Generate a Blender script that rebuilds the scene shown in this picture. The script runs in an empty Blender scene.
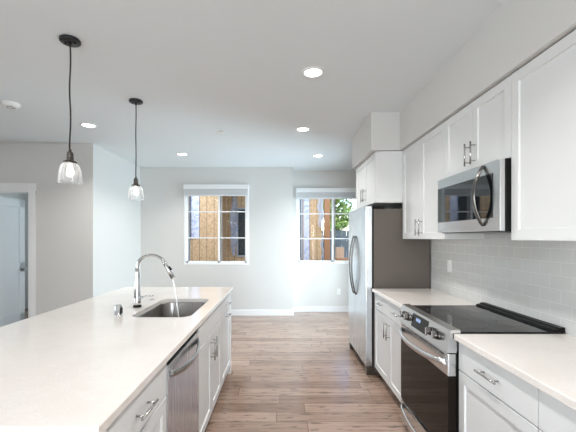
import bpy, bmesh, math, random
from mathutils import Vector, Matrix
from mathutils.geometry import tessellate_polygon
random.seed(7)
sc = bpy.context.scene
COL = sc.collection
PI = math.pi
H = 2.743            # ceiling height

# ------------------------------------------------------------------ camera
cam = bpy.data.cameras.new('camera')
camo = bpy.data.objects.new('camera', cam)
COL.objects.link(camo)
camo.location = (0, 0, 1.444)
camo.rotation_euler = (PI/2, 0, 0)
cam.sensor_width = 36
cam.lens = 345/576*36
cam.shift_x = 8/576
cam.shift_y = 21.4/576
cam.clip_start = 0.05
cam.clip_end = 300
sc.camera = camo

# ------------------------------------------------------------------ world, view, light
sc.view_settings.view_transform = 'Standard'
sc.view_settings.look = 'None'
sc.view_settings.exposure = 0.25
sc.view_settings.gamma = 1
sc.view_settings.use_curve_mapping = False
sc.cycles.use_denoising = True
sc.cycles.max_bounces = 10
sc.cycles.diffuse_bounces = 5
sc.cycles.glossy_bounces = 5
sc.cycles.transparent_max_bounces = 16
sc.cycles.caustics_reflective = False
sc.cycles.caustics_refractive = False
sc.cycles.sample_clamp_indirect = 4

SKY = 0.6
world = bpy.data.worlds.new('sky')
sc.world = world
world.use_nodes = True
wn = world.node_tree
wn.nodes.clear()
wo = wn.nodes.new('ShaderNodeOutputWorld')
wb = wn.nodes.new('ShaderNodeBackground')
ws = wn.nodes.new('ShaderNodeTexSky')
ws.sky_type = 'NISHITA'
ws.sun_disc = False
ws.sun_elevation = math.radians(48)
ws.sun_rotation = math.radians(200)
wb.inputs['Strength'].default_value = SKY
wn.links.new(ws.outputs[0], wb.inputs[0])
wn.links.new(wb.outputs[0], wo.inputs[0])

def area_light(name, loc, rot, sx, sy, power, color):
    l = bpy.data.lights.new(name, 'AREA')
    l.shape = 'RECTANGLE'; l.size = sx; l.size_y = sy
    l.energy = power; l.color = color
    o = bpy.data.objects.new(name, l)
    COL.objects.link(o); o.location = loc; o.rotation_euler = rot
    return o
DAY = (0.86, 0.94, 1.0)
# daylight through the glazing: unseen living-room windows added behind and left for fill, patio door on the right of the
# dining end, window added to light the side room
area_light('added_daylight_rear', (-0.4, -4.25, 1.25), (PI/2, 0, 0), 2.0, 2.3, 200, (0.84, 0.93, 1.0))
area_light('added_daylight_left', (-5.45, -2.4, 1.5), (PI/2, 0, -PI/2), 2.0, 1.7, 75, (0.84, 0.93, 1.0))
area_light('added_daylight_left', (-5.45, 0.8, 1.5), (PI/2, 0, -PI/2), 2.0, 1.7, 55, (0.84, 0.93, 1.0))
area_light('daylight_dining_patio', (2.2, 5.6, 1.1), (PI/2, 0, PI/2), 1.5, 2.0, 160, (0.68, 0.88, 1.0))
area_light('added_daylight_side_room', (-5.45, 6.1, 1.5), (PI/2, 0, -PI/2), 1.0, 1.2, 95, (0.74, 0.90, 1.0))
CAN_POWER = 10.5

# ------------------------------------------------------------------ materials
def mat(name, color=(0.8, 0.8, 0.8), rough=0.5, metal=0.0, spec=0.5, emit=None, estr=0.0, coat=0.0):
    m = bpy.data.materials.new(name); m.use_nodes = True
    b = m.node_tree.nodes['Principled BSDF']
    b.inputs['Base Color'].default_value = (*color, 1)
    b.inputs['Roughness'].default_value = rough
    b.inputs['Metallic'].default_value = metal
    b.inputs['Specular IOR Level'].default_value = spec
    b.inputs['Coat Weight'].default_value = coat
    if emit:
        b.inputs['Emission Color'].default_value = (*emit, 1)
        b.inputs['Emission Strength'].default_value = estr
    return m
def nd(m, t, **kw):
    n = m.node_tree.nodes.new(t)
    for k, v in kw.items(): setattr(n, k, v)
    return n
def lk(m, a, b): m.node_tree.links.new(a, b)
def bsdf(m): return m.node_tree.nodes['Principled BSDF']
def coords(m, scale=(1, 1, 1), loc=(0, 0, 0)):
    g = nd(m, 'ShaderNodeNewGeometry')
    mp = nd(m, 'ShaderNodeMapping')
    mp.inputs['Scale'].default_value = scale
    mp.inputs['Location'].default_value = loc
    lk(m, g.outputs['Position'], mp.inputs['Vector'])
    return mp.outputs[0]
def noise(m, vec, scale, detail=3, rough=0.5):
    n = nd(m, 'ShaderNodeTexNoise'); n.inputs['Scale'].default_value = scale
    n.inputs['Detail'].default_value = detail; n.inputs['Roughness'].default_value = rough
    lk(m, vec, n.inputs['Vector']); return n.outputs['Fac']
def ramp(m, fac, stops):
    r = nd(m, 'ShaderNodeValToRGB'); e = r.color_ramp.elements
    e[0].position, e[0].color = stops[0][0], (*stops[0][1], 1)
    e[1].position, e[1].color = stops[-1][0], (*stops[-1][1], 1)
    for p, c in stops[1:-1]:
        x = e.new(p); x.color = (*c, 1)
    lk(m, fac, r.inputs[0]); return r.outputs[0]
def mixc(m, fac, a, b, mode='MIX'):
    x = nd(m, 'ShaderNodeMix', data_type='RGBA', blend_type=mode)
    for sock, v in ((x.inputs[0], fac), (x.inputs[6], a), (x.inputs[7], b)):
        if isinstance(v, (int, float)): sock.default_value = v
        elif isinstance(v, tuple): sock.default_value = (*v, 1)
        else: lk(m, v, sock)
    return x.outputs[2]
def bump(m, h, strength=0.1, dist=0.01):
    b = nd(m, 'ShaderNodeBump'); b.inputs['Strength'].default_value = strength
    b.inputs['Distance'].default_value = dist
    lk(m, h, b.inputs['Height']); lk(m, b.outputs[0], bsdf(m).inputs['Normal'])

M = {}
def paint(name, col, rough=0.6, b=0.06):
    m = mat(name, col, rough, spec=0.3); bump(m, noise(m, coords(m), 180, 2), b, 0.002); return m
M['wall'] = paint('greige_wall_paint', (0.65, 0.64, 0.62))
M['ceil'] = paint('ceiling_paint', (0.77, 0.805, 0.815), 0.75, 0.1)
M['trim'] = mat('white_trim_paint', (0.82, 0.82, 0.82), 0.35)
M['cab'] = mat('white_cabinet_paint', (0.73, 0.735, 0.735), 0.42)
M['cabin'] = mat('cabinet_interior', (0.62, 0.58, 0.52), 0.6)
M['door'] = mat('door_paint', (0.74, 0.76, 0.78), 0.4)
M['toe'] = mat('toe_kick', (0.30, 0.29, 0.28), 0.6)
M['vinyl'] = mat('white_vinyl', (0.86, 0.87, 0.88), 0.3)
M['blind'] = mat('blind_white', (0.80, 0.81, 0.82), 0.5)
M['plastic'] = mat('white_plastic', (0.82, 0.82, 0.80), 0.35)
M['black'] = mat('black_plastic', (0.006, 0.006, 0.006), 0.4, spec=0.15)
M['blackmetal'] = mat('black_metal', (0.018, 0.018, 0.019), 0.4, 0.3)
M['bronze'] = mat('aged_nickel', (0.13, 0.115, 0.10), 0.3, 0.9)
M['chrome'] = mat('chrome', (0.72, 0.72, 0.72), 0.07, 1.0)
M['nickel'] = mat('satin_nickel', (0.42, 0.41, 0.40), 0.25, 1.0)
M['handle'] = mat('dark_satin_steel', (0.16, 0.15, 0.145), 0.2, 1.0)
M['fridgeside'] = mat('taupe_fridge_side', (0.115, 0.095, 0.082), 0.45)
M['blackglass'] = mat('black_glass', (0.006, 0.006, 0.007), 0.05, spec=0.25)
M['mwglass'] = mat('microwave_glass', (0.006, 0.007, 0.008), 0.03, spec=0.9)
M['ovenglass'] = mat('oven_glass', (0.012, 0.008, 0.006), 0.06, spec=0.12)
M['display'] = mat('display_glow', (0.0, 0.0, 0.0), 0.3, emit=(0.45, 0.62, 1.0), estr=0.8)
M['diffuser'] = mat('lamp_diffuser', (0.9, 0.9, 0.9), 0.4, emit=(1.0, 0.98, 0.95), estr=8)
M['bulb'] = mat('lit_bulb', (0.9, 0.9, 0.9), 0.2, emit=(1.0, 0.95, 0.86), estr=3)
M['ground'] = mat('ground_gravel', (0.30, 0.27, 0.23), 0.9)
M['cord'] = mat('black_cord', (0.02, 0.02, 0.02), 0.6)

def steel(name, col, rough, axis):
    m = mat(name, col, rough, 1.0)
    s = {'z': (260, 260, 2.5), 'y': (260, 2.5, 260)}[axis]
    n = noise(m, coords(m, s), 1.0, 2)
    r = nd(m, 'ShaderNodeMapRange'); r.inputs['To Min'].default_value = rough*0.8
    r.inputs['To Max'].default_value = rough*1.3
    lk(m, n, r.inputs[0]); lk(m, r.outputs[0], bsdf(m).inputs['Roughness'])
    return m
M['steel'] = steel('brushed_stainless', (0.66, 0.66, 0.66), 0.22, 'y')
M['steelv'] = steel('brushed_stainless_vertical', (0.64, 0.67, 0.70), 0.24, 'z')
M['sink'] = steel('sink_stainless', (0.34, 0.315, 0.295), 0.28, 'z')

def quartz():
    m = mat('white_quartz', (0.8, 0.77, 0.74), 0.10, spec=0.5)
    v = coords(m)
    base = ramp(m, noise(m, v, 4.0, 6, 0.6), [(0.35, (0.765, 0.71, 0.665)), (0.6, (0.80, 0.745, 0.70))])
    sp = ramp(m, noise(m, v, 150, 2), [(0.62, (0, 0, 0)), (0.70, (1, 1, 1))])
    c = mixc(m, sp, base, (0.87, 0.85, 0.83))
    n2 = noise(m, coords(m, (1, 1.6, 1)), 2.2, 8, 0.7)
    vein = ramp(m, n2, [(0.49, (0, 0, 0)), (0.50, (1, 1, 1)), (0.51, (0, 0, 0))])
    vm = nd(m, 'ShaderNodeMath', operation='MULTIPLY'); vm.inputs[1].default_value = 0.35
    lk(m, vein, vm.inputs[0])
    c = mixc(m, vm.outputs[0], c, (0.87, 0.86, 0.84))
    lk(m, c, bsdf(m).inputs['Base Color'])
    return m
M['quartz'] = quartz()

def planks():
    m = mat('oak_plank_floor', (0.3, 0.2, 0.15), 0.20, spec=0.5)
    v = coords(m)
    br = nd(m, 'ShaderNodeTexBrick', offset=0.0)
    br.inputs['Scale'].default_value = 1
    br.inputs['Brick Width'].default_value = 1.22
    br.inputs['Row Height'].default_value = 0.15
    br.inputs['Mortar Size'].default_value = 0.002
    br.inputs['Color1'].default_value = (0.25, 0.165, 0.122, 1)
    br.inputs['Color2'].default_value = (0.40, 0.285, 0.225, 1)
    br.inputs['Mortar'].default_value = (0.09, 0.055, 0.04, 1)
    sx = nd(m, 'ShaderNodeSeparateXYZ'); lk(m, v, sx.inputs[0])
    dv = nd(m, 'ShaderNodeMath', operation='DIVIDE'); dv.inputs[1].default_value = 0.15; lk(m, sx.outputs[1], dv.inputs[0])
    fl = nd(m, 'ShaderNodeMath', operation='FLOOR'); lk(m, dv.outputs[0], fl.inputs[0])
    wnz = nd(m, 'ShaderNodeTexWhiteNoise', noise_dimensions='1D'); lk(m, fl.outputs[0], wnz.inputs['W'])
    ma = nd(m, 'ShaderNodeMath', operation='MULTIPLY_ADD'); ma.inputs[1].default_value = 1.22
    lk(m, wnz.outputs['Value'], ma.inputs[0]); lk(m, sx.outputs[0], ma.inputs[2])
    cb = nd(m, 'ShaderNodeCombineXYZ'); lk(m, ma.outputs[0], cb.inputs[0]); lk(m, sx.outputs[1], cb.inputs[1])
    lk(m, cb.outputs[0], br.inputs['Vector'])
    g = noise(m, coords(m, (1.3, 16, 1)), 2.0, 6, 0.65)
    gr = ramp(m, g, [(0.28, (0.42, 0.40, 0.40)), (0.48, (0.92, 0.92, 0.92)), (0.75, (1.14, 1.14, 1.14))])
    c = mixc(m, 1.0, br.outputs['Color'], gr, 'MULTIPLY')
    k = noise(m, coords(m, (3.2, 13, 1), (3, 1, 0)), 2.0, 2, 0.5)
    kr = ramp(m, k, [(0.59, (0, 0, 0)), (0.68, (0.75, 0.75, 0.75))])
    c = mixc(m, kr, c, (0.11, 0.075, 0.06))
    lk(m, c, bsdf(m).inputs['Base Color'])
    bump(m, g, 0.06, 0.003)
    return m
M['floor'] = planks()

def tiles():
    m = mat('glossy_subway_tile', (0.6, 0.6, 0.6), 0.09, spec=0.6)
    g = nd(m, 'ShaderNodeNewGeometry'); s = nd(m, 'ShaderNodeSeparateXYZ'); c = nd(m, 'ShaderNodeCombineXYZ')
    lk(m, g.outputs['Position'], s.inputs[0]); lk(m, s.outputs[1], c.inputs[0])
    ad = nd(m, 'ShaderNodeMath', operation='SUBTRACT'); ad.inputs[1].default_value = 0.915
    lk(m, s.outputs[2], ad.inputs[0]); lk(m, ad.outputs[0], c.inputs[1])
    br = nd(m, 'ShaderNodeTexBrick', offset=0.5)
    br.inputs['Scale'].default_value = 1
    br.inputs['Brick Width'].default_value = 0.155
    br.inputs['Row Height'].default_value = 0.0775
    br.inputs['Mortar Size'].default_value = 0.0016
    br.inputs['Mortar Smooth'].default_value = 0.3
    br.inputs['Color1'].default_value = (0.60, 0.60, 0.59, 1)
    br.inputs['Color2'].default_value = (0.62, 0.62, 0.61, 1)
    br.inputs['Mortar'].default_value = (0.70, 0.70, 0.69, 1)
    lk(m, c.outputs[0], br.inputs['Vector'])
    lk(m, br.outputs['Color'], bsdf(m).inputs['Base Color'])
    n = noise(m, coords(m), 14, 1)
    mm = nd(m, 'ShaderNodeMath', operation='MULTIPLY_ADD'); mm.inputs[1].default_value = -0.6
    lk(m, br.outputs['Fac'], mm.inputs[0]); lk(m, n, mm.inputs[2])
    bump(m, mm.outputs[0], 0.15, 0.003)
    rr = nd(m, 'ShaderNodeMapRange'); rr.inputs['To Min'].default_value = 0.09; rr.inputs['To Max'].default_value = 0.6
    lk(m, br.outputs['Fac'], rr.inputs[0]); lk(m, rr.outputs[0], bsdf(m).inputs['Roughness'])
    return m
M['tile'] = tiles()

def pane_glass(name, tint=(1, 1, 1), rough=0.0, milky=0.0, ior=1.45):
    m = bpy.data.materials.new(name); m.use_nodes = True
    t = m.node_tree; t.nodes.clear()
    o = t.nodes.new('ShaderNodeOutputMaterial'); mx = t.nodes.new('ShaderNodeMixShader')
    tr = t.nodes.new('ShaderNodeBsdfTransparent'); tr.inputs[0].default_value = (*tint, 1)
    gl = t.nodes.new('ShaderNodeBsdfGlossy'); gl.inputs['Roughness'].default_value = rough
    fr = t.nodes.new('ShaderNodeFresnel'); fr.inputs[0].default_value = ior
    t.links.new(fr.outputs[0], mx.inputs[0]); t.links.new(tr.outputs[0], mx.inputs[1]); t.links.new(gl.outputs[0], mx.inputs[2])
    last = mx.outputs[0]
    if milky:
        lw = t.nodes.new('ShaderNodeLayerWeight'); lw.inputs[0].default_value = 0.35
        n = t.nodes.new('ShaderNodeTexNoise'); n.inputs['Scale'].default_value = 160
        tc = t.nodes.new('ShaderNodeTexCoord'); t.links.new(tc.outputs['Object'], n.inputs['Vector'])
        ml = t.nodes.new('ShaderNodeMath'); ml.operation = 'MULTIPLY_ADD'
        t.links.new(lw.outputs['Facing'], ml.inputs[0]); ml.inputs[1].default_value = 0.30
        ml2 = t.nodes.new('ShaderNodeMath'); ml2.operation = 'MULTIPLY'; ml2.inputs[1].default_value = milky
        t.links.new(n.outputs['Fac'], ml2.inputs[0]); t.links.new(ml2.outputs[0], ml.inputs[2])
        df = t.nodes.new('ShaderNodeBsdfTranslucent'); df.inputs[0].default_value = (0.9, 0.9, 0.9, 1)
        df2 = t.nodes.new('ShaderNodeBsdfDiffuse'); df2.inputs[0].default_value = (0.9, 0.9, 0.9, 1)
        a = t.nodes.new('ShaderNodeAddShader'); t.links.new(df.outputs[0], a.inputs[0]); t.links.new(df2.outputs[0], a.inputs[1])
        m2 = t.nodes.new('ShaderNodeMixShader')
        t.links.new(ml.outputs[0], m2.inputs[0]); t.links.new(last, m2.inputs[1]); t.links.new(a.outputs[0], m2.inputs[2])
        last = m2.outputs[0]
    t.links.new(last, o.inputs[0]); return m
M['glass'] = pane_glass('window_glass')
M['shade'] = pane_glass('seeded_glass', (0.98, 0.985, 0.985), 0.03, 0.10)
M['water'] = pane_glass('water', (0.95, 0.97, 0.98), 0.0, 0.7, 1.33)

def osb():
    m = mat('sheathing_board', (0.5, 0.35, 0.2), 0.8)
    n = noise(m, coords(m, (1, 1, 0.5)), 28, 4, 0.7)
    c = ramp(m, n, [(0.3, (0.42, 0.26, 0.12)), (0.5, (0.66, 0.45, 0.23)), (0.72, (0.80, 0.60, 0.36))])
    g = nd(m, 'ShaderNodeNewGeometry'); s = nd(m, 'ShaderNodeSeparateXYZ'); lk(m, g.outputs['Position'], s.inputs[0])
    f = nd(m, 'ShaderNodeMath', operation='MULTIPLY'); f.inputs[1].default_value = 1/0.20; lk(m, s.outputs[0], f.inputs[0])
    fr = nd(m, 'ShaderNodeMath', operation='FRACT'); lk(m, f.outputs[0], fr.inputs[0])
    cmp_ = nd(m, 'ShaderNodeMath', operation='LESS_THAN'); cmp_.inputs[1].default_value = 0.06; lk(m, fr.outputs[0], cmp_.inputs[0])
    c = mixc(m, cmp_.outputs[0], c, (0.20, 0.11, 0.055))
    lk(m, c, bsdf(m).inputs['Base Color']); return m
M['osb'] = osb()
def wrapm():
    m = mat('house_wrap', (0.7, 0.75, 0.8), 0.5)
    n = noise(m, coords(m, (1, 1, 1.5)), 7, 3, 0.6)
    lk(m, ramp(m, n, [(0.5, (0.74, 0.77, 0.82)), (0.56, (0.36, 0.46, 0.66)), (0.62, (0.74, 0.77, 0.82))]), bsdf(m).inputs['Base Color'])
    return m
M['wrap'] = wrapm()
M['post'] = mat('raw_timber', (0.42, 0.20, 0.085), 0.8)
M['carton'] = mat('cardboard', (0.58, 0.38, 0.24), 0.8)
M['fence'] = mat('dark_fence', (0.10, 0.12, 0.13), 0.8)
M['darkwin'] = mat('dark_window_glass', (0.02, 0.03, 0.035), 0.05)
M['greyframe'] = mat('grey_window_frame', (0.40, 0.43, 0.45), 0.5)
def leafm():
    m = mat('tree_leaves', (0.1, 0.2, 0.04), 0.6)
    lk(m, ramp(m, noise(m, coords(m), 3.0, 3), [(0.35, (0.10, 0.20, 0.03)), (0.65, (0.36, 0.48, 0.10))]), bsdf(m).inputs['Base Color'])
    return m
M['leaf'] = leafm()
M['bark'] = mat('bark', (0.12, 0.08, 0.05), 0.9)

# ------------------------------------------------------------------ mesh builder
class MB:
    def __init__(self): self.b = bmesh.new()
    def box(self, x0, x1, y0, y1, z0, z1, bev=0.0, seg=2):
        t = bmesh.new()
        bmesh.ops.create_cube(t, size=1)
        bmesh.ops.scale(t, vec=(x1-x0, y1-y0, z1-z0), verts=t.verts)
        bmesh.ops.translate(t, vec=((x0+x1)/2, (y0+y1)/2, (z0+z1)/2), verts=t.verts)
        if bev: bmesh.ops.bevel(t, geom=t.edges[:], offset=bev, segments=seg, affect='EDGES', profile=0.6)
        self._add(t); return self
    def _add(self, t, smooth=False):
        if smooth:
            for f in t.faces: f.smooth = True
        me = bpy.data.meshes.new('tmp'); t.to_mesh(me); t.free()
        self.b.from_mesh(me); bpy.data.meshes.remove(me)
    def cyl(self, p0, p1, r0, r1=None, n=20, cap=True):
        r1 = r0 if r1 is None else r1
        p0, p1 = Vector(p0), Vector(p1); d = p1-p0
        t = bmesh.new()
        bmesh.ops.create_cone(t, cap_ends=cap, segments=n, radius1=r0, radius2=r1, depth=d.length)
        q = Vector((0, 0, 1)).rotation_difference(d.normalized())
        bmesh.ops.transform(t, matrix=Matrix.Translation((p0+p1)/2) @ q.to_matrix().to_4x4(), verts=t.verts)
        for f in t.faces:
            if len(f.verts) == 4: f.smooth = True
        self._add(t); return self
    def tube(self, pts, r, n=12, caps=True, flat=None, up=None):
        """swept tube; r number or list; flat = (a, b) ellipse factors"""
        pts = [Vector(p) for p in pts]; N = len(pts)
        rs = r if isinstance(r, (list, tuple)) else [r]*N
        tan = [(pts[min(i+1, N-1)]-pts[max(i-1, 0)]).normalized() for i in range(N)]
        u = Vector(up) if up else (Vector((0, 0, 1)) if abs(tan[0].z) < 0.9 else Vector((1, 0, 0)))
        t = bmesh.new(); rings = []
        fa, fb = flat or (1, 1)
        for i in range(N):
            u = (u - tan[i]*u.dot(tan[i])).normalized(); w = tan[i].cross(u)
            rings.append([t.verts.new(pts[i] + (u*math.cos(a)*fa + w*math.sin(a)*fb)*rs[i]) for a in (2*PI*k/n for k in range(n))])
        for i in range(N-1):
            for k in range(n):
                f = t.faces.new((rings[i][k], rings[i][(k+1) % n], rings[i+1][(k+1) % n], rings[i+1][k])); f.smooth = True
        if caps:
            t.faces.new(list(reversed(rings[0]))); t.faces.new(rings[-1])
        self._add(t); return self
    def lathe(self, c, prof, n=32, closed=False):
        """prof: list of (r, z) about a vertical axis at c"""
        t = bmesh.new(); rings = []
        for r, z in prof:
            if r < 1e-6: rings.append([t.verts.new((c[0], c[1], c[2]+z))])
            else: rings.append([t.verts.new((c[0]+r*math.cos(2*PI*k/n), c[1]+r*math.sin(2*PI*k/n), c[2]+z)) for k in range(n)])
        pairs = list(zip(rings, rings[1:])) + ([(rings[-1], rings[0])] if closed else [])
        for a, b_ in pairs:
            for k in range(n):
                k2 = (k+1) % n
                if len(a) == 1 and len(b_) == 1: continue
                if len(a) == 1: f = t.faces.new((a[0], b_[k2], b_[k]))
                elif len(b_) == 1: f = t.faces.new((a[k], a[k2], b_[0]))
                else: f = t.faces.new((a[k], a[k2], b_[k2], b_[k]))
                f.smooth = True
        bmesh.ops.recalc_face_normals(t, faces=t.faces)
        self._add(t); return self
    def prism_y(self, poly, y0, y1):
        """poly of (x, z) swept along y"""
        a = [self.b.verts.new((x, y0, z)) for x, z in poly]; b_ = [self.b.verts.new((x, y1, z)) for x, z in poly]
        fs = [self.b.faces.new(a), self.b.faces.new(list(reversed(b_)))]
        for i in range(len(poly)):
            j = (i+1) % len(poly); fs.append(self.b.faces.new((a[i], b_[i], b_[j], a[j])))
        bmesh.ops.recalc_face_normals(self.b, faces=fs); return self
    def shaker(self, xf, y0, y1, z0, z1, s, th=0.02, rail=0.057, dep=0.009):
        def ring(i, x): return [self.b.verts.new((x, y0+i, z0+i)), self.b.verts.new((x, y1-i, z0+i)), self.b.verts.new((x, y1-i, z1-i)), self.b.verts.new((x, y0+i, z1-i))]
        R = [ring(0, xf-s*th), ring(0, xf-s*0.0015), ring(0.0015, xf), ring(rail, xf), ring(rail+0.002, xf-s*dep)]
        fs = [self.b.faces.new(R[0]), self.b.faces.new(R[-1])]
        for a, b_ in zip(R, R[1:]):
            for k in range(4): fs.append(self.b.faces.new((a[k], a[(k+1) % 4], b_[(k+1) % 4], b_[k])))
        bmesh.ops.recalc_face_normals(self.b, faces=fs); return self
    def build(self, name, m, parent=None, loc=None):
        me = bpy.data.meshes.new(name)
        org = Vector(loc) if loc else (world_loc(parent) if parent else Vector((0, 0, 0)))
        bmesh.ops.translate(self.b, vec=-org, verts=self.b.verts)
        self.b.to_mesh(me); self.b.free()
        me.materials.append(M[m] if isinstance(m, str) else m)
        o = bpy.data.objects.new(name, me); COL.objects.link(o)
        if parent: o.parent = parent
        else: o.location = org
        return o
def world_loc(o):
    v = Vector((0, 0, 0))
    while o: v += o.location; o = o.parent
    return v
def tag(o, label=None, cat=None, group=None, kind=None):
    for k, v in (('label', label), ('category', cat), ('group', group), ('kind', kind)):
        if v: o[k] = v
    return o
def thing(name, loc, label, cat, group=None, kind=None):
    o = bpy.data.objects.new(name, None); COL.objects.link(o); o.location = loc
    o.empty_display_size = 0.1
    return tag(o, label, cat, group, kind)
def copy_tree(o, parent=None):
    c = o.copy(); COL.objects.link(c)
    if parent: c.parent = parent
    for ch in list(o.children): copy_tree(ch, c)
    return c

# ------------------------------------------------------------------ room shell
def wall_y(name, y0, y1, x0, x1, z0, z1, holes, label):
    """wall across the view; holes = (x0, x1, z0, z1)"""
    b = MB(); xs = sorted({x0, x1} | {h[0] for h in holes} | {h[1] for h in holes}); zs = sorted({z0, z1} | {h[2] for h in holes} | {h[3] for h in holes})
    for a, c in zip(xs, xs[1:]):
        for e, f in zip(zs, zs[1:]):
            if any(h[0] <= (a+c)/2 <= h[1] and h[2] <= (e+f)/2 <= h[3] for h in holes): continue
            b.box(a, c, y0, y1, e, f)
    return tag(b.build(name, 'wall'), label, 'wall', kind='structure')
def wall_x(name, x0, x1, y0, y1, z0, z1, holes, label):
    b = MB(); ys = sorted({y0, y1} | {h[0] for h in holes} | {h[1] for h in holes}); zs = sorted({z0, z1} | {h[2] for h in holes} | {h[3] for h in holes})
    for a, c in zip(ys, ys[1:]):
        for e, f in zip(zs, zs[1:]):
            if any(h[0] <= (a+c)/2 <= h[1] and h[2] <= (e+f)/2 <= h[3] for h in holes): continue
            b.box(x0, x1, a, c, e, f)
    return tag(b.build(name, 'wall'), label, 'wall', kind='structure')

tag(MB().box(-5.35, 2.1, -4.15, 7.15, -0.1, 0).build('floor', 'floor'), 'brown oak plank floor running across the room', 'floor', kind='structure')
tag(MB().box(-5.35, 2.1, -4.15, 7.15, H, H+0.15).build('ceiling', 'ceil'), 'flat pale ceiling over the kitchen', 'ceiling', kind='structure')
W1 = (-1.777, -0.574, 0.942, 2.414)
W2 = (0.315, 1.665, 0.930, 2.394)
YA, YB = 6.387, 6.705
wall_y('wall_far', YA, YA+0.45, -2.70, 0.241, 0, H, [W1], 'greige far wall with the left window')
wall_y('wall_far_recess', YB, YB+0.15, 0.241, 2.0, 0, H, [W2], 'recessed greige far wall behind the refrigerator with the right window')
wall_x('wall_side', -2.70, -2.58, 4.76, YA, 0, H, [], 'narrow side wall lit by cool daylight at the left')
wall_y('wall_left', 4.76, 4.88, -5.2, -2.70, 0, H, [(-4.18, -3.456, 0, 2.084)], 'greige wall on the left with the white cased doorway')
wall_x('wall_right', 1.585, 1.72, -4.0, 4.62, 0, H, [], 'right kitchen wall behind the wall cabinets')
wall_x('wall_right_dining', 1.90, 2.05, 4.62, YB, 0, H, [(4.85, 6.35, 0.0, 2.1)], 'wall hidden beyond the refrigerator')
wall_y('wall_right_return', 4.62, 4.74, 1.72, 1.90, 0, H, [], 'short wall return beyond the refrigerator')
wall_y('wall_rear', -4.15, -4.0, -5.2, 1.72, 0, H, [(-1.4, 0.6, 0.05, 2.4)], 'rear wall behind the viewer')
wall_x('wall_left_outer', -5.35, -5.2, -4.0, 7.1, 0, H, [(-3.4, -1.4, 0.65, 2.35), (-0.2, 1.8, 0.65, 2.35), (5.6, 6.6, 0.9, 2.1)], 'outer wall far to the left')
wall_y('wall_side_room', 7.0, 7.15, -5.2, -2.70, 0, H, [], 'back wall of the side room behind the white door')

# soffits over the wall cabinets
SOF = 2.347
tag(MB().box(1.243, 1.585, -4.0, 3.578, SOF, H).build('trim_1', 'wall'), 'greige boxed soffit above the long row of wall cabinets', 'soffit', kind='structure')
tag(MB().box(0.944, 1.585, 3.578, 4.52, SOF, H).build('trim_2', 'wall'), 'deeper greige boxed soffit above the refrigerator cabinet', 'soffit', kind='structure')
tag(MB().box(1.577, 1.585, -0.6, 3.60, 0.914, 1.475).build('trim_3', 'tile'), 'glossy grey subway tile backsplash', 'backsplash', kind='structure')

# baseboards
def board(name, x0, x1, y0, y1, label):
    b = MB().box(x0, x1, y0, y1, 0, 0.098); b.box(x0+0.002, x1-0.002, y0+0.002, y1-0.002, 0.098, 0.104)
    tag(b.build(name, 'trim'), label, 'baseboard', kind='structure')
board('baseboard_far', -2.565, 0.241, YA-0.014, YA, 'white baseboard under the left window')
board('baseboard_far_recess', 0.256, 1.9, YB-0.014, YB, 'white baseboard under the right window')
board('baseboard_corner', 0.241, 0.255, YA-0.014, YB, 'white baseboard turning into the recess')
board('baseboard_side', -2.58, -2.566, 4.746, YA-0.014, 'white baseboard along the side wall')
board('baseboard_left', -3.36, -2.58, 4.746, 4.76, 'white baseboard beside the doorway')

# ------------------------------------------------------------------ windows
def pane(parent, x0, x1, y, z0, z1):
    MB().box(x0, x1, y-0.002, y+0.002, z0, z1).build('pane', 'glass', parent)
def slider_window(name, W, yf, split, label):
    x0, x1, z0, z1 = W
    root = thing(name, ((x0+x1)/2, yf, z0), label, 'window', kind='structure')
    y0, y1 = yf-0.004, yf+0.07
    f = MB(); t = 0.038
    f.box(x0, x0+t, y0, y1, z0, z1); f.box(x1-t, x1, y0, y1, z0, z1)
    f.box(x0+t, x1-t, y0, y1, z0, z0+t*0.8); f.box(x0+t, x1-t, y0, y1, z1-t, z1)
    f.build('window_frame', 'vinyl', root)
    zt, zb = z1-t, z0+t*0.8
    for (a, c, yy) in ((x0+t, split+0.037, yf+0.045), (split-0.037, x1-t, yf+0.018)):
        s = MB(); r = 0.033
        s.box(a, a+r, yy-0.014, yy+0.014, zb, zt); s.box(c-r, c, yy-0.014, yy+0.014, zb, zt)
        s.box(a, c, yy-0.014, yy+0.014, zb, zb+r); s.box(a, c, yy-0.014, yy+0.014, zt-r, zt)
        so = s.build('sash', 'vinyl', root)
        m = MB()
        for zz in (z0+(z1-z0)*0.335, z0+(z1-z0)*0.665): m.box(a+r, c-r, yy-0.008, yy+0.008, zz-0.010, zz+0.010)
        m.build('muntin', 'vinyl', so)
        pane(so, a+r, c-r, yy, zb+r, zt-r)
    return root
slider_window('window_1', W1, YA, -1.11, 'white vinyl sliding window left of the wall jog')
slider_window('window_2', W2, YB, 1.045, 'white vinyl sliding window partly behind the refrigerator')
def blind(W, yf, label):
    x0, x1, z0, z1 = W
    root = thing('window_blind', ((x0+x1)/2, yf-0.03, z1-0.19), label, 'blind', 'raised blinds at the two windows')
    MB().box(x0+0.005, x1-0.005, yf-0.062, yf-0.006, z1-0.085, z1+0.002, 0.004).build('valance', 'blind', root)
    s = MB(); n = 9
    for i in range(n): s.box(x0+0.02, x1-0.02, yf-0.055, yf-0.008, z1-0.088-0.0105*(i+1), z1-0.088-0.0105*i-0.004)
    s.build('slat_stack', 'blind', root)
    MB().box(x0+0.02, x1-0.02, yf-0.056, yf-0.007, z1-0.207, z1-0.185, 0.003).build('bottom_rail', 'blind', root)
blind(W1, YA, 'raised white blind bunched at the top of the left window')
blind(W2, YB, 'raised white blind bunched at the top of the right window by the refrigerator')
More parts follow.
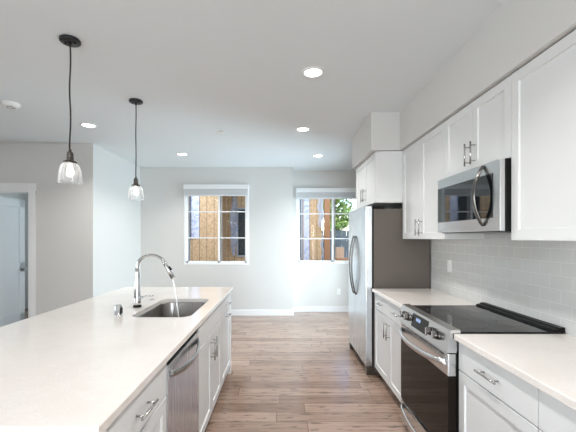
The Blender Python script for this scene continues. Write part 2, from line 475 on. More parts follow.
def plain_window(name, axis, c, a0, a1, z0, z1, n, label):
    """simple glazed opening behind the viewer"""
    root = thing(name, (c, (a0+a1)/2, z0) if axis == 'x' else ((a0+a1)/2, c, z0), label, 'window', kind='structure')
    def bx(b, u0, u1, w, e0, e1):
        if axis == 'x': b.box(c-w, c+w, u0, u1, e0, e1)
        else: b.box(u0, u1, c-w, c+w, e0, e1)
    f = MB(); t = 0.06
    bx(f, a0, a1, .03, z0, z0+t); bx(f, a0, a1, .03, z1-t, z1)
    for i in range(n+1):
        u = a0+(a1-a0-t)*i/n; bx(f, u, u+t, .03, z0+t, z1-t)
    f.build('window_frame', 'vinyl', root)
    g = MB(); bx(g, a0+t, a1-t, .002, z0+t, z1-t); g.build('pane', 'glass', root)
plain_window('added_window_3', 'x', -5.28, -3.4, -1.4, 0.65, 2.35, 2, 'added unseen living room window far behind at the left')  # unseen window added for fill light from the left
plain_window('added_window_4', 'y', -4.08, -1.4, 0.6, 0.05, 2.4, 2, 'added living room patio glazing behind the viewer')  # unseen glazing added to let in fill light from the rear
plain_window('added_window_5', 'x', -5.28, -0.2, 1.8, 0.65, 2.35, 2, 'added unseen living room window far to the left')  # second unseen window added for the left fill
plain_window('window_6', 'x', 1.98, 4.85, 6.35, 0.0, 2.1, 2, 'dining patio glazing hidden beyond the refrigerator')
plain_window('added_window_7', 'x', -5.28, 5.6, 6.6, 0.9, 2.1, 1, 'added unseen window of the side room')  # unseen opening added so daylight reaches the open door

# ------------------------------------------------------------------ doorway and door on the left
b = MB()
b.box(-3.456, -3.366, 4.738, 4.76, 0, 2.084); b.box(-4.27, -4.18, 4.738, 4.76, 0, 2.084)
tag(b.build('trim_4', 'trim'), 'white side casings of the doorway', 'door casing', kind='structure')
b = MB(); b.box(-4.29, -3.346, 4.732, 4.76, 2.084, 2.175, 0.003); b.box(-4.302, -3.334, 4.722, 4.76, 2.175, 2.192, 0.002)
tag(b.build('trim_5', 'trim'), 'white head casing over the doorway', 'door casing', kind='structure')
b = MB(); b.box(-3.474, -3.456, 4.76, 4.88, 0, 2.066); b.box(-4.18, -4.162, 4.76, 4.88, 0, 2.066); b.box(-4.18, -3.456, 4.76, 4.88, 2.066, 2.084)
tag(b.build('trim_6', 'trim'), 'white jamb lining of the doorway', 'door jamb', kind='structure')
dr = thing('door_1', (-4.136, 4.905, 0), 'white two-panel interior door standing open at the left', 'door', kind='structure')
L = 0.66
def dbox(b, u0, u1, w0, w1, z0, z1, bev=0): b.box(u0, u1, w0, w1, z0, z1, bev)
d = MB()
# slab built along local x, knob end at x = L; two recessed panels facing -y
d.box(0, L, -0.0105, 0.0105, 0.012, 2.045)
for (z0, z1) in ((0.012, 0.25), (0.90, 1.04), (1.92, 2.045)): d.box(0, L, -0.0235, 0.0235, z0, z1)
for (u0, u1) in ((0, 0.11), (L-0.11, L)): d.box(u0, u1, -0.0235, 0.0235, 0.012, 2.045)
ds = d.build('door_slab', 'door', None); ds.parent = dr
k = MB(); k.cyl((L-0.06, -0.023, 0.93), (L-0.06, -0.031, 0.93), 0.032); k.cyl((L-0.06, -0.03, 0.93), (L-0.06, -0.06, 0.93), 0.011)
k.cyl((L-0.06, 0.023, 0.93), (L-0.06, 0.031, 0.93), 0.032); k.cyl((L-0.06, 0.03, 0.93), (L-0.06, 0.06, 0.93), 0.011)
k.cyl((L-0.06, -0.055, 0.93), (L-0.06, -0.085, 0.93), 0.026, 0.024); k.cyl((L-0.06, 0.055, 0.93), (L-0.06, 0.085, 0.93), 0.026, 0.024)
ko = k.build('door_knob', 'nickel', None); ko.parent = dr
dr.rotation_euler = (0, 0, math.radians(90.3))

# ------------------------------------------------------------------ cabinetry helpers
def pull(parent, xf, s, y, z, L, vertical, off=0.032, r=0.0052):
    b = MB(); xb = xf+s*off; h = L/2
    if vertical:
        b.cyl((xb, y, z-h), (xb, y, z+h), r)
        for e in (-1, 1): b.cyl((xf-s*0.001, y, z+e*h*0.68), (xb, y, z+e*h*0.68), r*0.75)
    else:
        b.cyl((xb, y-h, z), (xb, y+h, z), r)
        for e in (-1, 1): b.cyl((xf-s*0.001, y+e*h*0.68, z), (xb, y+e*h*0.68, z), r*0.75)
    return b.build('handle', 'nickel', parent)
G = 0.0015
def carcass(root, xf, xb, y0, y1, z0, z1, s, open_top=False, name='body'):
    """panels: xf = front edge of the box, xb = back"""
    t = 0.017; a, c = min(xf, xb), max(xf, xb); b = MB()
    b.box(a, c, y0, y0+t, z0, z1); b.box(a, c, y1-t, y1, z0, z1)
    b.box(a, c, y0+t, y1-t, z0, z0+t)
    bx0, bx1 = (c-t, c) if xb > xf else (a, a+t)
    b.box(bx0, bx1, y0+t, y1-t, z0+t, z1)
    if not open_top: b.box(a, c, y0+t, y1-t, z1-t, z1)
    return b.build(name, 'cab', root)
def toe(root, xf, y0, y1, s):
    a = xf - s*0.07; MB().box(min(a, a-s*0.015), max(a, a-s*0.015), y0, y1, 0, 0.10).build('toe_kick', 'cab', root)
def base_cab(loc, label, face, s, y0, y1, doors, drawers, depth=0.56, pulls='v', group=None, false_front=None):
    root = thing('base_cabinet', loc, label, 'cabinet', group)
    back = face - s*depth
    carcass(root, face-s*0.02, back, y0, y1, 0.10, 0.883, s, open_top=True)
    toe(root, face-s*0.02, y0, y1, s)
    for (a, c, py, vert, pz, pl) in doors:
        z1 = 0.716
        d = MB().shaker(face, a+G, c-G, 0.103, z1, s).build('door', 'cab', root)
        pull(d, face, s, py, pz, pl, vert)
    for (a, c) in drawers:
        d = MB().box(min(face, face-s*0.02), max(face, face-s*0.02), a+G, c-G, 0.722, 0.873, 0.0015).build('drawer', 'cab', root)
        pull(d, face, s, (a+c)/2, 0.797, 0.155, False)
    if false_front:
        a, c = false_front
        MB().box(min(face, face-s*0.02), max(face, face-s*0.02), a+G, c-G, 0.722, 0.873, 0.0015).build('false_front', 'cab', root)
    return root

RF = 0.98            # right run door face
base_cab((1.28, 3.12, 0), 'white two-door two-drawer base cabinet between refrigerator and range', RF, -1, 2.662, 3.575,
         [(2.662, 3.12, 3.12-0.035, True, 0.60, 0.155), (3.12, 3.575, 3.12+0.035, True, 0.60, 0.155)], [(2.662, 3.12), (3.12, 3.575)])
base_cab((1.28, 1.60, 0), 'white base cabinet with one wide drawer right beside the range', RF, -1, 1.312, 1.893,
         [(1.312, 1.893, 1.35, True, 0.60, 0.155)], [(1.312, 1.893)])
base_cab((1.28, 0.80, 0), 'white base cabinet at the bottom right edge of the view', RF, -1, 0.70, 1.310,
         [(0.70, 1.310, 0.74, True, 0.60, 0.155)], [(0.70, 1.310)])

def counter(name, x0, x1, y0, y1, z1, label, hole=None, th=0.030, cat='countertop'):
    def rect(i): return [Vector((x0+i, y0+i, 0)), Vector((x1-i, y0+i, 0)), Vector((x1-i, y1-i, 0)), Vector((x0+i, y1-i, 0))]
    bm = bmesh.new(); c = 0.003
    def loop(pts, z): return [bm.verts.new((p.x, p.y, z)) for p in pts]
    def bridge(a, b_):
        for k in range(len(a)): bm.faces.new((a[k], a[(k+1) % len(a)], b_[(k+1) % len(a)], b_[k]))
    top = loop(rect(c), z1); s1 = loop(rect(0), z1-c); s2 = loop(rect(0), z1-th)
    bridge(s2, s1); bridge(s1, top)
    def fill(outer, inner):
        if inner:
            tri = tessellate_polygon([[v.co for v in outer], [v.co for v in inner]]); allv = outer+inner
            for t in tri: bm.faces.new([allv[i] for i in t])
        else: bm.faces.new(outer)
    if hole:
        h1 = loop(hole, z1); h2 = loop(hole, z1-th); fill(top, h1); fill(s2, h2); bridge(h1, h2)
    else: fill(top, None); fill(s2, None)
    bmesh.ops.recalc_face_normals(bm, faces=bm.faces)
    mb = MB(); mb.b.free(); mb.b = bm
    return tag(mb.build(name, 'quartz', loc=((x0+x1)/2, (y0+y1)/2, z1-th)), label, cat)
counter('countertop', 0.957, 1.577, 2.662, 3.578, 0.914, 'speckled white quartz countertop between refrigerator and range')
counter('countertop', 0.957, 1.577, -0.6, 1.896, 0.914, 'speckled white quartz countertop running right of the range')

# wall cabinets
UF, UB, UT = 1.27, 1.583, 2.340
def wall_cab(label, face, y0, y1, z0, z1, doors, pz, pl=0.15, xb=UB):
    root = thing('wall_cabinet', ((face+xb)/2, (y0+y1)/2, z0), label, 'cabinet', 'white wall cabinets')
    t = 0.02
    b = MB(); b.box(face+t+0.002, xb, y0, y1, z0, z1, 0.001); b.build('body', 'cab', root)
    for (a, c, py) in doors:
        d = MB().shaker(face, a+G, c-G, z0+0.001, z1-0.002, -1, th=t+0.002).build('door', 'cab', root)
        if py: pull(d, face, -1, py, pz, pl, True)
    return root
wall_cab('tall white two-door wall cabinet left of the microwave', UF, 2.662, 3.575, 1.428, UT,
         [(2.662, 3.12, 3.12-0.04), (3.12, 3.575, 3.12+0.04)], 1.535)
wall_cab('short white two-door wall cabinet above the microwave', UF, 1.899, 2.660, 1.885, UT,
         [(1.899, 2.28, 2.28-0.035), (2.28, 2.660, 2.28+0.035)], 1.995)
wall_cab('tall wide single-door white wall cabinet right of the microwave', UF, 1.290, 1.897, 1.428, UT,
         [(1.290, 1.897, 1.33)], 1.535)
wall_cab('white wall cabinet at the upper right edge, nearest the viewer', UF, 0.68, 1.288, 1.428, UT,
         [(0.68, 1.288, 0.72)], 1.535)
wall_cab('short deep white two-door cabinet above the refrigerator', 0.990, 3.580, 4.50, 1.806, UT,
         [(3.580, 4.04, 4.04-0.045), (4.04, 4.50, 4.04+0.045)], 1.93, 0.15)

# ------------------------------------------------------------------ bow handle helper
def bow(x0, y0, z0, x1, y1, z1, out, n=20, power=1.0):
    """points of an arc from p0 to p1 bulging by the vector out"""
    return [Vector((x0, y0, z0)).lerp(Vector((x1, y1, z1)), i/n) + Vector(out)*(math.sin(PI*i/n)**power) for i in range(n+1)]

# ------------------------------------------------------------------ refrigerator
fr = thing('refrigerator', (1.26, 4.06, 0), 'tall side-by-side stainless refrigerator with taupe side under the deep cabinet', 'refrigerator')
MB().box(0.982, 1.57, 3.612, 4.515, 0.03, 1.742, 0.004).build('body', 'fridgeside', fr)
MB().box(0.968, 0.983, 3.622, 4.505, 0.10, 1.73).build('gasket', 'black', fr)
def fdoor(y0, y1, hy):
    d = MB().box(0.897, 0.968, y0, y1, 0.092, 1.776, 0.008, 3).build('door', 'steelv', fr)
    h = MB(); h.tube(bow(0.893, hy, 1.46, 0.893, hy, 0.77, (-0.048, 0, 0), 24, 0.8), 0.011, 12, flat=(1.1, 0.8), up=(0, 1, 0))
    h.build('handle', 'handle', d)
fdoor(3.612, 4.130, 4.075); fdoor(4.136, 4.515, 4.190)
for y in (3.63, 4.43): MB().box(0.972, 1.10, y, y+0.07, 1.742, 1.768, 0.004).build('hinge_cover', 'black', fr)
MB().box(0.94, 0.985, 3.64, 4.49, 0.02, 0.088).build('base_grille', 'black', fr)
for y in (3.612, 4.452):
    MB().box(0.905, 1.0, y, y+0.063, 0.0, 0.082, 0.006).build('foot', 'bronze', fr)
    MB().cyl((1.5, y+0.03, 0), (1.5, y+0.03, 0.035), 0.02).build('foot', 'black', fr)

# ------------------------------------------------------------------ range
RY0, RY1 = 1.902, 2.656
rg = thing('range', (1.25, 2.28, 0), 'stainless slide-in electric range with black glass cooktop and oven door', 'range')
MB().box(0.975, 1.565, RY0, RY1, 0.05, 0.905).build('body', 'black', rg)
cp = MB().prism_y([(0.919, 0.806), (0.941, 0.930), (0.993, 0.934), (0.999, 0.906), (0.974, 0.806)], RY0, RY1).build('control_panel', 'steel', rg)
def cpx(z): return 0.919+(z-0.806)/0.124*0.022
nrm = Vector((-0.985, 0, 0.174))
for ky in (2.575, 2.488, 2.118, 2.030):
    p = Vector((cpx(0.868), ky, 0.868)); kb = MB()
    kb.cyl(p-nrm*0.002, p+nrm*0.008, 0.026, 0.026, 28); kb.cyl(p+nrm*0.008, p+nrm*0.032, 0.024, 0.022, 28)
    ko = kb.build('knob', 'handle', cp)
    g = MB(); g.box(p.x-0.039, p.x-0.012, ky-0.0035, ky+0.0035, p.z-0.018, p.z+0.024, 0.001); g.build('knob_grip', 'nickel', ko)
def slant(y0, y1, z0, z1, o0=0.0015, o1=0.0025):
    b = MB(); b.prism_y([(cpx(z0)+0.001, z0), (cpx(z0)-o1, z0), (cpx(z1)-o1, z1), (cpx(z1)+0.001, z1)], y0, y1); return b
dp = slant(2.175, 2.425, 0.826, 0.914).build('display', 'blackglass', cp)
for (a, c) in ((2.288, 2.300), (2.305, 2.317), (2.325, 2.337), (2.342, 2.354)):
    b = MB()
    b.prism_y([(cpx(0.874)-0.0024, 0.874), (cpx(0.874)-0.0032, 0.874), (cpx(0.895)-0.0032, 0.895), (cpx(0.895)-0.0024, 0.895)], a, c)
    b.build('clock_digit', 'display', dp)
ck = MB().box(0.990, 1.56, RY0, RY1, 0.905, 0.922, 0.002).build('cooktop', 'blackglass', rg)
bmk = mat('burner_grey', (0.10, 0.10, 0.10), 0.3)
for (cx, cy, r) in ((1.14, 2.09, 0.105), (1.14, 2.47, 0.08), (1.39, 2.09, 0.075), (1.39, 2.47, 0.095)):
    ring = MB(); ring.lathe((cx, cy, 0.9221), [(r-0.0012, 0), (r-0.0012, 0.0003), (r+0.0012, 0.0003), (r+0.0012, 0)], 48, True); ring.build('burner_mark', bmk, ck)
b = MB(); b.prism_y([(1.505, 0.920), (1.512, 0.934), (1.536, 0.936), (1.541, 0.944), (1.571, 0.946), (1.574, 0.918)], RY0+0.001, RY1-0.001)
b.build('rear_vent', 'black', rg)
od = MB()
od.box(0.928, 0.974, RY0+0.004, RY1-0.004, 0.676, 0.798, 0.004)
odo = od.build('oven_door', 'steel', rg)
MB().box(0.929, 0.974, RY0+0.004, RY1-0.004, 0.215, 0.676, 0.002).build('oven_window', 'ovenglass', odo)
b = MB()
for i in range(9):
    y = RY0+0.05+i*0.075; b.box(0.9265, 0.930, y, y+0.055, 0.780, 0.787)
b.build('vent_slot', 'black', odo)
b = MB(); pts = bow(0.926, RY0+0.035, 0.745, 0.926, RY1-0.035, 0.745, (-0.062, 0, -0.012), 28, 0.55)
b.tube(pts, 0.0135, 14, flat=(1.4, 0.75), up=(0, 0, 1)); b.build('handle', 'steel', odo)
wd = MB().box(0.930, 0.974, RY0+0.004, RY1-0.004, 0.045, 0.207, 0.004).build('warming_drawer', 'steel', rg)
b = MB(); b.tube(bow(0.928, RY0+0.04, 0.175, 0.928, RY1-0.04, 0.175, (-0.045, 0, -0.012), 28, 0.55), 0.014, 14, flat=(1.3, 0.7), up=(0, 0, 1)); b.build('handle', 'steel', wd)
for (x, y) in ((1.0, RY0+0.04), (1.0, RY1-0.04), (1.52, RY0+0.04), (1.52, RY1-0.04)): MB().cyl((x, y, 0), (x, y, 0.052), 0.016).build('foot', 'black', rg)

# ------------------------------------------------------------------ microwave
mw = thing('microwave', (1.40, 2.28, 1.476), 'stainless over-the-range microwave with black glass door and bow handle', 'microwave')
MB().box(1.246, 1.575, RY0, 2.656, 1.476, 1.882, 0.003).build('body', 'black', mw)
md = MB().box(1.213, 1.245, RY0+0.003, 2.654, 1.480, 1.880, 0.004).build('door', 'steel', mw)
MB().box(1.2105, 1.216, 1.965, 2.648, 1.556, 1.812, 0.002).build('window', 'mwglass', md)
b = MB(); b.tube(bow(1.211, 2.058, 1.866, 1.211, 2.058, 1.515, (-0.058, 0, 0), 24, 0.8), 0.0125, 14, flat=(1.3, 0.7), up=(0, 1, 0)); b.build('handle', 'handle', md)
for i in range(2):
    MB().box(1.26, 1.36, 2.0+i*0.35, 2.28+i*0.35-0.05, 1.4735, 1.478).build('grease_filter', 'nickel', mw)

# ------------------------------------------------------------------ island
IF = -0.520          # island door face
IX0, IX1, IY0, IY1 = -1.656, -0.507, 0.965, 3.687
def rrect(x0, x1, y0, y1, r, n=8):
    out = []
    for (cx, cy, a0) in ((x1-r, y0+r, -PI/2), (x1-r, y1-r, 0), (x0+r, y1-r, PI/2), (x0+r, y0+r, PI)):
        for i in range(n+1):
            a = a0+PI/2*i/n; out.append(Vector((cx+r*math.cos(a), cy+r*math.sin(a), 0)))
    return out
SK = (-1.005, -0.600, 2.288, 2.985)
hole = rrect(*SK, 0.075)
counter('island_countertop', IX0, IX1, IY0, IY1, 0.914, 'large speckled white quartz island countertop with the sink cut-out', hole)
def isl_cab(label, y0, y1, doors, drawers, **k):
    return base_cab((IF-0.3, (y0+y1)/2, 0), label, IF, 1, y0, y1, doors, drawers, **k)
isl_cab('white island drawer cabinet at the near end beside the dishwasher', 1.015, 1.586, [(1.015, 1.586, 1.06, True, 0.60, 0.155)], [(1.015, 1.586)])
isl_cab('white island sink cabinet with two doors beyond the dishwasher', 2.202, 3.060,
        [(2.202, 2.631, 2.631-0.04, True, 0.60, 0.155), (2.631, 3.060, 2.631+0.04, True, 0.60, 0.155)], [], false_front=(2.202, 3.060))
isl_cab('narrow white island cabinet with a drawer at the far end', 3.062, 3.652,
        [(3.062, 3.652, 3.357, False, 0.685, 0.155)], [(3.062, 3.652)])
b = MB(); b.box(-1.118, -1.099, 1.0, 3.668, 0, 0.883)
tag(b.build('island_back_panel', 'cab', loc=(-1.11, 2.3, 0)), 'white back panel under the seating side of the island', 'panel')
b = MB(); b.box(-1.099, IF, 3.653, 3.668, 0, 0.883)
tag(b.build('island_end_panel', 'cab', loc=(-0.8, 3.65, 0)), 'white panel closing the far end of the island', 'panel')
b = MB(); b.box(-1.099, IF, 0.999, 1.014, 0, 0.883)
tag(b.build('island_end_panel', 'cab', loc=(-0.8, 1.0, 0)), 'white panel closing the near end of the island', 'panel')

# dishwasher
dw = thing('dishwasher', (-0.83, 1.894, 0), 'stainless dishwasher with bow handle built into the island', 'dishwasher')
MB().box(-1.09, IF-0.03, 1.590, 2.198, 0.10, 0.852).build('body', 'black', dw)
MB().box(-1.09, IF-0.08, 1.590, 2.198, 0.0, 0.10).build('toe_kick', 'black', dw)
dd = MB().box(IF-0.03, IF+0.004, 1.594, 2.194, 0.105, 0.850, 0.004).build('door', 'steelv', dw)
b = MB(); b.tube(bow(IF+0.003, 1.625, 0.800, IF+0.003, 2.165, 0.800, (0.044, 0, -0.024), 24, 0.75), 0.018, 14, flat=(0.95, 0.4), up=(0, 0, 1)); b.build('handle', 'nickel', dd)
MB().box(IF-0.06, IF-0.012, 1.590, 2.198, 0.852, 0.883).build('gap_strip', 'black', dw)  # black strip filling the gap between door and countertop

# sink
sk = thing('kitchen_sink', (-0.81, 2.63, 0.70), 'undermount stainless steel sink basin in the island', 'sink')
def offs(r, z, rad): return [(p.x, p.y, z) for p in rrect(SK[0]-r, SK[1]+r, SK[2]-r, SK[3]+r, max(rad, 0.01))]
bm = bmesh.new()
R = [offs(0.022, 0.883, 0.10), offs(0.002, 0.883, 0.087), offs(0.0, 0.876, 0.085), offs(-0.004, 0.72, 0.083), offs(-0.012, 0.702, 0.075), offs(-0.03, 0.695, 0.06), offs(-0.15, 0.691, 0.03)]
O = [offs(-0.032, 0.692, 0.06), offs(0.0, 0.70, 0.09), offs(0.003, 0.872, 0.088), offs(0.022, 0.880, 0.10)]
loops = [[bm.verts.new(c) for c in r] for r in R]; ol = [[bm.verts.new(c) for c in r] for r in O]
def brl(a, c):
    for k in range(len(a)):
        f = bm.faces.new((a[k], a[(k+1) % len(a)], c[(k+1) % len(a)], c[k])); f.smooth = True
for a, c in zip(loops, loops[1:]): brl(a, c)
bm.faces.new(loops[-1])
for a, c in zip(ol, ol[1:]): brl(a, c)
bm.faces.new(ol[0]); brl(ol[-1], loops[0])
bmesh.ops.recalc_face_normals(bm, faces=bm.faces)
mb = MB(); mb.b.free(); mb.b = bm; mb.build('basin', 'sink', sk)
MB().lathe((-0.81, 2.63, 0.692), [(0, 0.002), (0.03, 0.001), (0.042, 0.004), (0.045, 0)], 28).build('drain', 'chrome', sk)

# faucet
FX, FY = -1.087, 2.627
fc = thing('faucet', (FX, FY, 0.914), 'tall chrome gooseneck faucet running beside the sink', 'faucet')
MB().lathe((FX, FY, 0.914), [(0, 0), (0.030, 0), (0.030, 0.012), (0.027, 0.014), (0, 0.014)], 32).build('base_ring', 'black', fc)
MB().lathe((FX, FY, 0.926), [(0, 0), (0.028, 0), (0.0275, 0.03), (0.0225, 0.13), (0.0175, 0.25), (0.0135, 0.282), (0, 0.284)], 32).build('faucet_body', 'chrome', fc)
# gooseneck: rises from the body, arcs over to the right
dirx = Vector((1, 0.0, 0)); Rr = 0.107
p0 = Vector((FX, FY, 1.18)); pts = [p0]
cz = 1.215; cx = FX+Rr
for i in range(0, 25):
    a = PI - (PI*0.87)*i/24
    pts.append(Vector((cx+Rr*math.cos(a), FY, cz+Rr*0.88*math.sin(a))))
tdir = (pts[-1]-pts[-2]).normalized()
MB().tube(pts, [0.0125]*len(pts), 16).build('spout', 'chrome', fc)
e0 = pts[-1]; e1 = e0+tdir*0.135
sh = MB(); sh.tube([e0-tdir*0.004, e0+tdir*0.012, e0+tdir*0.06, e1], [0.0135, 0.0145, 0.016, 0.0185], 18); sho = sh.build('spray_head', 'chrome', fc)
side = Vector((-tdir.z, 0, tdir.x)); side = side if side.x > 0 else -side
q = e0+tdir*0.045+side*0.014
MB().tube([q, q+tdir*0.03+side*0.006], 0.009, 10).build('spray_button', 'black', sho)
lv = MB(); lv.cyl((FX+0.015, FY, 0.985), (FX+0.045, FY, 0.985), 0.014, 0.012); lv.tube([(FX+0.03, FY, 0.99), (FX+0.07, FY-0.002, 0.997), (FX+0.125, FY-0.004, 1.003)], [0.006, 0.005, 0.0045], 10)
lv.build('lever', 'chrome', fc)
# water stream
wp = []
for i in range(16):
    t = i/15; wp.append(Vector((e1.x-0.002+tdir.x*0.0+0.062*t, FY, e1.z-(e1.z-0.700)*(0.75*t+0.25*t*t))))
b = MB(); b.tube(wp, [0.0048-0.0015*i/15 for i in range(16)], 10)
tag(b.build('water_stream', 'water', loc=(wp[-1].x, FY, 0.70)), 'thin clear stream of water falling from the faucet into the sink', 'water', kind='stuff')

ag = thing('air_gap', (-1.10, 2.345, 0.914), 'small chrome air gap cylinder standing on the island near the faucet', 'air gap')
MB().lathe((-1.10, 2.345, 0.914), [(0, 0), (0.027, 0), (0.027, 0.006), (0.0235, 0.008), (0.0235, 0.066), (0.021, 0.072), (0, 0.073)], 28).build('cap', 'chrome', ag)
MB().box(-1.0785, -1.0755, 2.330, 2.360, 0.925, 0.968, 0.001).build('slot', 'black', ag)
ab = thing('air_switch', (-1.087, 2.93, 0.914), 'small flat chrome button in the island behind the sink', 'switch')
MB().lathe((-1.087, 2.93, 0.914), [(0, 0), (0.025, 0), (0.025, 0.004), (0.016, 0.006), (0.016, 0.0045), (0, 0.0045)], 28).build('button', 'chrome', ab)

# ------------------------------------------------------------------ outlets
def outlet(label, loc, axis):
    r = thing('wall_outlet', loc, label, 'outlet')
    x, y, z = loc
    if axis == 'x':
        MB().box(x-0.006, x, y-0.035, y+0.035, z, z+0.115, 0.002).build('cover_plate', 'plastic', r)
        b = MB()
        for dz in (0.033, 0.075): b.box(x-0.008, x-0.005, y-0.016, y+0.016, z+dz-0.012, z+dz+0.014, 0.001)
    else:
        MB().box(x-0.035, x+0.035, y-0.006, y, z, z+0.115, 0.002).build('cover_plate', 'plastic', r)
        b = MB()
        for dz in (0.033, 0.075): b.box(x-0.016, x+0.016, y-0.008, y-0.005, z+dz-0.012, z+dz+0.014, 0.001)
    b.build('socket', 'plastic', r)
outlet('white outlet on the grey tile backsplash near the refrigerator', (1.577, 3.205, 1.12), 'x')
outlet('white outlet low on the far wall under the right window', (1.14, YB, 0.332), 'y')

# ------------------------------------------------------------------ ceiling fittings
def downlight(x, y, label, r=0.088):
    t = thing('recessed_light', (x, y, H), label, 'ceiling light', 'recessed ceiling lights')
    MB().lathe((x, y, H), [(r*0.75, -0.0005), (r*0.75, -0.006), (r*0.82, -0.011), (r, -0.006), (r*1.02, 0.0)], 40).build('trim_ring', 'plastic', t)
    MB().lathe((x, y, H), [(0, -0.0055), (r*0.75, -0.0050)], 40).build('diffuser', 'diffuser', t)
    l = bpy.data.lights.new('recessed_light_glow', 'AREA'); l.shape = 'DISK'; l.size = 0.13; l.energy = CAN_POWER; l.spread = math.radians(125); l.color = (1.0, 0.985, 0.96)
    lo = bpy.data.objects.new('recessed_light_glow', l); COL.objects.link(lo); lo.parent = t; lo.location = (0, 0, -0.012)
downlight(0.26, 2.71, 'round white recessed light nearest the viewer above the aisle')
downlight(0.276, 4.134, 'round white recessed light near the refrigerator soffit, middle of the aisle row')
downlight(0.60, 5.47, 'round white recessed light in front of the right window, farthest of the aisle row')
downlight(-1.525, 5.37, 'round white recessed light in front of the left window')
downlight(-2.213, 3.987, 'round white recessed light between the two pendants at the left')
sm = thing('smoke_detector', (-2.61, 3.347, H), 'white round smoke detector on the ceiling at the far left', 'smoke detector')
MB().lathe((-2.61, 3.347, H), [(0.078, 0), (0.078, -0.012), (0.072, -0.016), (0.068, -0.028), (0.052, -0.038), (0, -0.038)], 36).build('housing', 'plastic', sm)
b = MB(); b.lathe((-2.61, 3.347, H), [(0.034, -0.0375), (0.034, -0.041), (0.028, -0.041), (0.028, -0.0375)], 28, True); b.box(-2.585, -2.575, 3.31, 3.33, H-0.041, H-0.037); b.build('vent_ring', 'toe', sm)
sp = thing('sprinkler_cover', (-0.727, 4.25, H), 'small round white sprinkler cover plate on the ceiling', 'sprinkler')
MB().lathe((-0.727, 4.25, H), [(0, -0.007), (0.046, -0.008), (0.046, -0.015), (0.043, -0.017), (0, -0.017)], 30).build('cover_plate', 'plastic', sp)
MB().lathe((-0.727, 4.25, H), [(0.034, 0), (0.034, -0.0075), (0, -0.0075)], 24).build('collar', 'toe', sp)

for (x, y, w) in ((0.27, 1.25, 'above the aisle'), (0.27, -0.6, 'behind the viewer by the wall cabinets'), (-2.2, 0.9, 'over the seating side of the island'), (-2.2, -1.6, 'over the living room')):  # extra unseen lights added to brighten counters and floor
    downlight(x, y, 'added round white recessed light outside the view, ' + w)

# ------------------------------------------------------------------ pendants
def pendant(x, y, label, wig):
    t = thing('pendant_lamp', (x, y, H), label, 'pendant lamp', 'glass pendants over the island')
    MB().lathe((x, y, H), [(0.058, 0), (0.063, -0.004), (0.063, -0.016), (0.058, -0.021), (0, -0.022)], 40).build('canopy', 'blackmetal', t)
    b = MB()
    for s in (-1, 1): b.cyl((x+s*0.032, y, H-0.022), (x+s*0.032, y, H-0.030), 0.0065, 0.005, 12)
    b.cyl((x, y, H-0.022), (x, y, H-0.045), 0.010, 0.006, 14); b.build('screw', 'blackmetal', t)
    zt = 2.028
    pts = [Vector((x+wig*math.sin(i*0.55)*0.0035, y, H-0.03-(H-0.03-zt)*i/20)) for i in range(21)]
    MB().tube(pts, 0.005, 8).build('cord', 'cord', t)
    MB().lathe((x, y, 1.941), [(0, 0.086), (0.007, 0.084), (0.010, 0.066), (0.018, 0.060), (0.021, 0.054), (0.017, 0.050), (0.021, 0.045), (0.022, 0.034), (0.018, 0.030), (0.022, 0.024), (0.022, 0.004), (0, 0.004)], 28).build('socket', 'bronze', t)
    MB().lathe((x, y, 1.931), [(0, 0.022), (0.022, 0.020), (0.040, 0.010), (0.042, 0.0), (0.038, -0.002), (0, 0.0)], 36).build('shade_cap', 'bronze', t)
    pr = [(0.034, 1.932), (0.043, 1.928), (0.053, 1.916), (0.060, 1.896), (0.0645, 1.870), (0.0675, 1.840), (0.069, 1.806), (0.071, 1.801)]
    inner = [(r-0.0025, z-0.001) for r, z in reversed(pr)]; inner[0] = (0.0685, 1.801)
    MB().lathe((x, y, 0), pr+inner, 48, True).build('lamp_shade', 'shade', t)
    MB().lathe((x, y, 1.841), [(0, 0), (0.011, 0.003), (0.020, 0.012), (0.023, 0.026), (0.021, 0.042), (0.015, 0.062), (0.013, 0.075), (0.013, 0.094), (0, 0.094)], 28).build('light_bulb', 'bulb', t)
pendant(-1.378, 2.265, 'clear glass pendant lamp over the near part of the island', 1.0)
pendant(-1.367, 3.274, 'clear glass pendant lamp farther away over the faucet end', 0.3)

# ------------------------------------------------------------------ outdoors
tag(MB().box(-30, 30, 7.4, 60, -0.35, -0.15).build('ground', 'ground'), 'bare ground outside the windows', 'ground', kind='structure')
bd = thing('unfinished_building', (-1.5, 9.4, -0.15), 'neighbouring building under construction with bare wood sheathing outside the windows', 'building')
b = MB(); b.box(-6.5, -1.66, 9.40, 9.6, -0.15, 5.0); b.box(0.35, 1.14, 9.40, 9.6, -0.15, 5.0); b.build('sheathing_wall', 'osb', bd)
b = MB(); b.box(-1.66, 0.35, 10.6, 10.8, -0.15, 5.0); b.box(-1.86, -1.66, 9.6, 10.6, -0.15, 5.0); b.box(0.35, 0.55, 9.6, 10.6, -0.15, 5.0); b.build('recess_wall', 'osb', bd)
MB().box(-1.86, 1.9, 8.9, 10.8, 3.0, 3.2).build('shading_roof', 'post', bd)  # unseen overhang added to keep the recess in shade
def bwin(x0, x1, z0, z1, y, fr='greyframe'):
    f = MB(); t = 0.05
    f.box(x0-t, x0, y-0.05, y, z0-t, z1+t); f.box(x1, x1+t, y-0.05, y, z0-t, z1+t); f.box(x0, x1, y-0.05, y, z0-t, z0); f.box(x0, x1, y-0.05, y, z1, z1+t)
    o = f.build('window', fr, bd); MB().box(x0, x1, y-0.02, y-0.004, z0, z1).build('pane', 'darkwin', o)
bwin(-2.95, -2.47, 1.45, 2.6, 9.40, 'darkwin')
bwin(-1.28, -0.55, 0.9, 2.3, 10.60)
bwin(0.40, 0.56, 0.9, 2.6, 9.40)
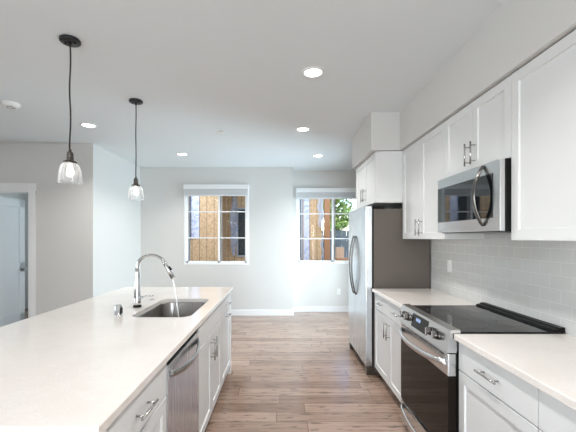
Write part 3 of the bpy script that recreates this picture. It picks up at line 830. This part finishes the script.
b = MB(); b.box(-2.42, -2.20, 9.385, 9.399, 1.41, 3.2); b.build('house_wrap', 'wrap', bd)
MB().box(0.64, 0.80, 9.385, 9.399, 0.2, 3.2).build('house_wrap', 'wrap', bd)
# torn wrap sheets hanging
def sheet(x, y, z0, z1, w, seed):
    rnd = random.Random(seed); t = bmesh.new(); N = 14; rows = []
    for i in range(N+1):
        z = z1-(z1-z0)*i/N; ww = w*(0.35+0.65*math.sin(PI*min(1, i/N*0.9+0.1)))
        row = [t.verts.new((x+ww*(k/4-0.5)+0.02*math.sin(i*0.9), y+0.03*math.sin(k*2.1+i*0.5), z+rnd.uniform(-.01, .01))) for k in range(5)]
        rows.append(row)
    for a, c in zip(rows, rows[1:]):
        for k in range(4):
            f = t.faces.new((a[k], a[k+1], c[k+1], c[k])); f.smooth = True
    bmesh.ops.solidify(t, geom=t.faces[:], thickness=0.004)
    m = MB(); m._add(t); return m
sheet(-1.40, 10.45, 0.9, 2.75, 0.22, 1).build('loose_wrap', 'wrap', bd)
sheet(1.09, 9.25, 1.7, 2.62, 0.15, 2).build('loose_wrap', mat('white_wrap', (0.80, 0.82, 0.85), 0.5), bd)
sheet(1.13, 9.22, 0.75, 1.55, 0.06, 3).build('loose_wrap', mat('white_wrap_b', (0.80, 0.82, 0.85), 0.5), bd)
MB().box(1.16, 1.30, 8.95, 9.09, -0.15, 3.0).build('porch_post', 'post', bd)
tag(MB().box(1.9, 2.16, 11.6, 11.9, 0.74, 1.11, 0.01).build('cardboard_carton', 'carton', loc=(2.03, 11.75, 0.74)), 'brown carton on a pallet outside the right window', 'carton')
tag(MB().box(1.8, 2.5, 11.4, 12.1, -0.15, 0.739).build('pallet_stack', 'post', loc=(2.15, 11.75, -0.15)), 'stack of wooden pallets outside the right window', 'pallet')
fe = MB()
for i in range(40): fe.box(0.5+i*0.2, 0.68+i*0.2, 15.0, 15.03, -0.15, 1.75)
fe.box(0.5, 8.5, 15.03, 15.08, 0.3, 0.4); fe.box(0.5, 8.5, 15.03, 15.08, 1.4, 1.5)
tag(fe.build('board_fence', 'fence', loc=(4.5, 15, -0.15)), 'dark board fence below the trees outside', 'fence')
def tree(x, y, h, r, seed, label):
    rnd = random.Random(seed)
    t = thing('leafy_tree', (x, y, -0.15), label, 'tree', 'trees outside the right window')
    b = MB(); b.tube([(x, y, -0.15), (x+0.1, y, h*0.35), (x, y+0.1, h*0.75)], [0.16, 0.12, 0.05], 8)
    for k in range(6):
        a = rnd.uniform(0, 2*PI); b.tube([(x+0.05, y, h*(0.3+0.06*k)), (x+r*0.6*math.cos(a), y+r*0.6*math.sin(a), h*(0.5+0.06*k))], [0.06, 0.02], 6)
    b.build('trunk', 'bark', t)
    m = bmesh.new()
    cl = [(rnd.gauss(0, .42)*r, rnd.gauss(0, .42)*r, h*0.62+rnd.uniform(-.42, .38)*h*0.9) for _ in range(46)]
    for _ in range(5200):
        c = cl[rnd.randrange(len(cl))]; d = Vector((rnd.gauss(0, 1), rnd.gauss(0, 1), rnd.gauss(0, 1))).normalized()*r*0.26*rnd.uniform(.5, 1.1)
        p = Vector((x+c[0], y+c[1], max(0.3, c[2])))+d; s = rnd.uniform(.05, .10)
        u = Vector((rnd.gauss(0, 1), rnd.gauss(0, 1), rnd.gauss(0, 1))).normalized(); w = u.orthogonal().normalized()
        m.faces.new([m.verts.new(p+u*s), m.verts.new(p+w*s*.6), m.verts.new(p-u*s), m.verts.new(p-w*s*.6)])
    q = MB(); q.b.free(); q.b = m; q.build('foliage', 'leaf', t)
tree(2.75, 17.0, 3.9, 1.2, 3, 'bright green leafy tree left of its neighbours beyond the fence')
tree(7.4, 20.5, 4.6, 1.5, 5, 'bright green leafy tree beyond the fence nearer the refrigerator')
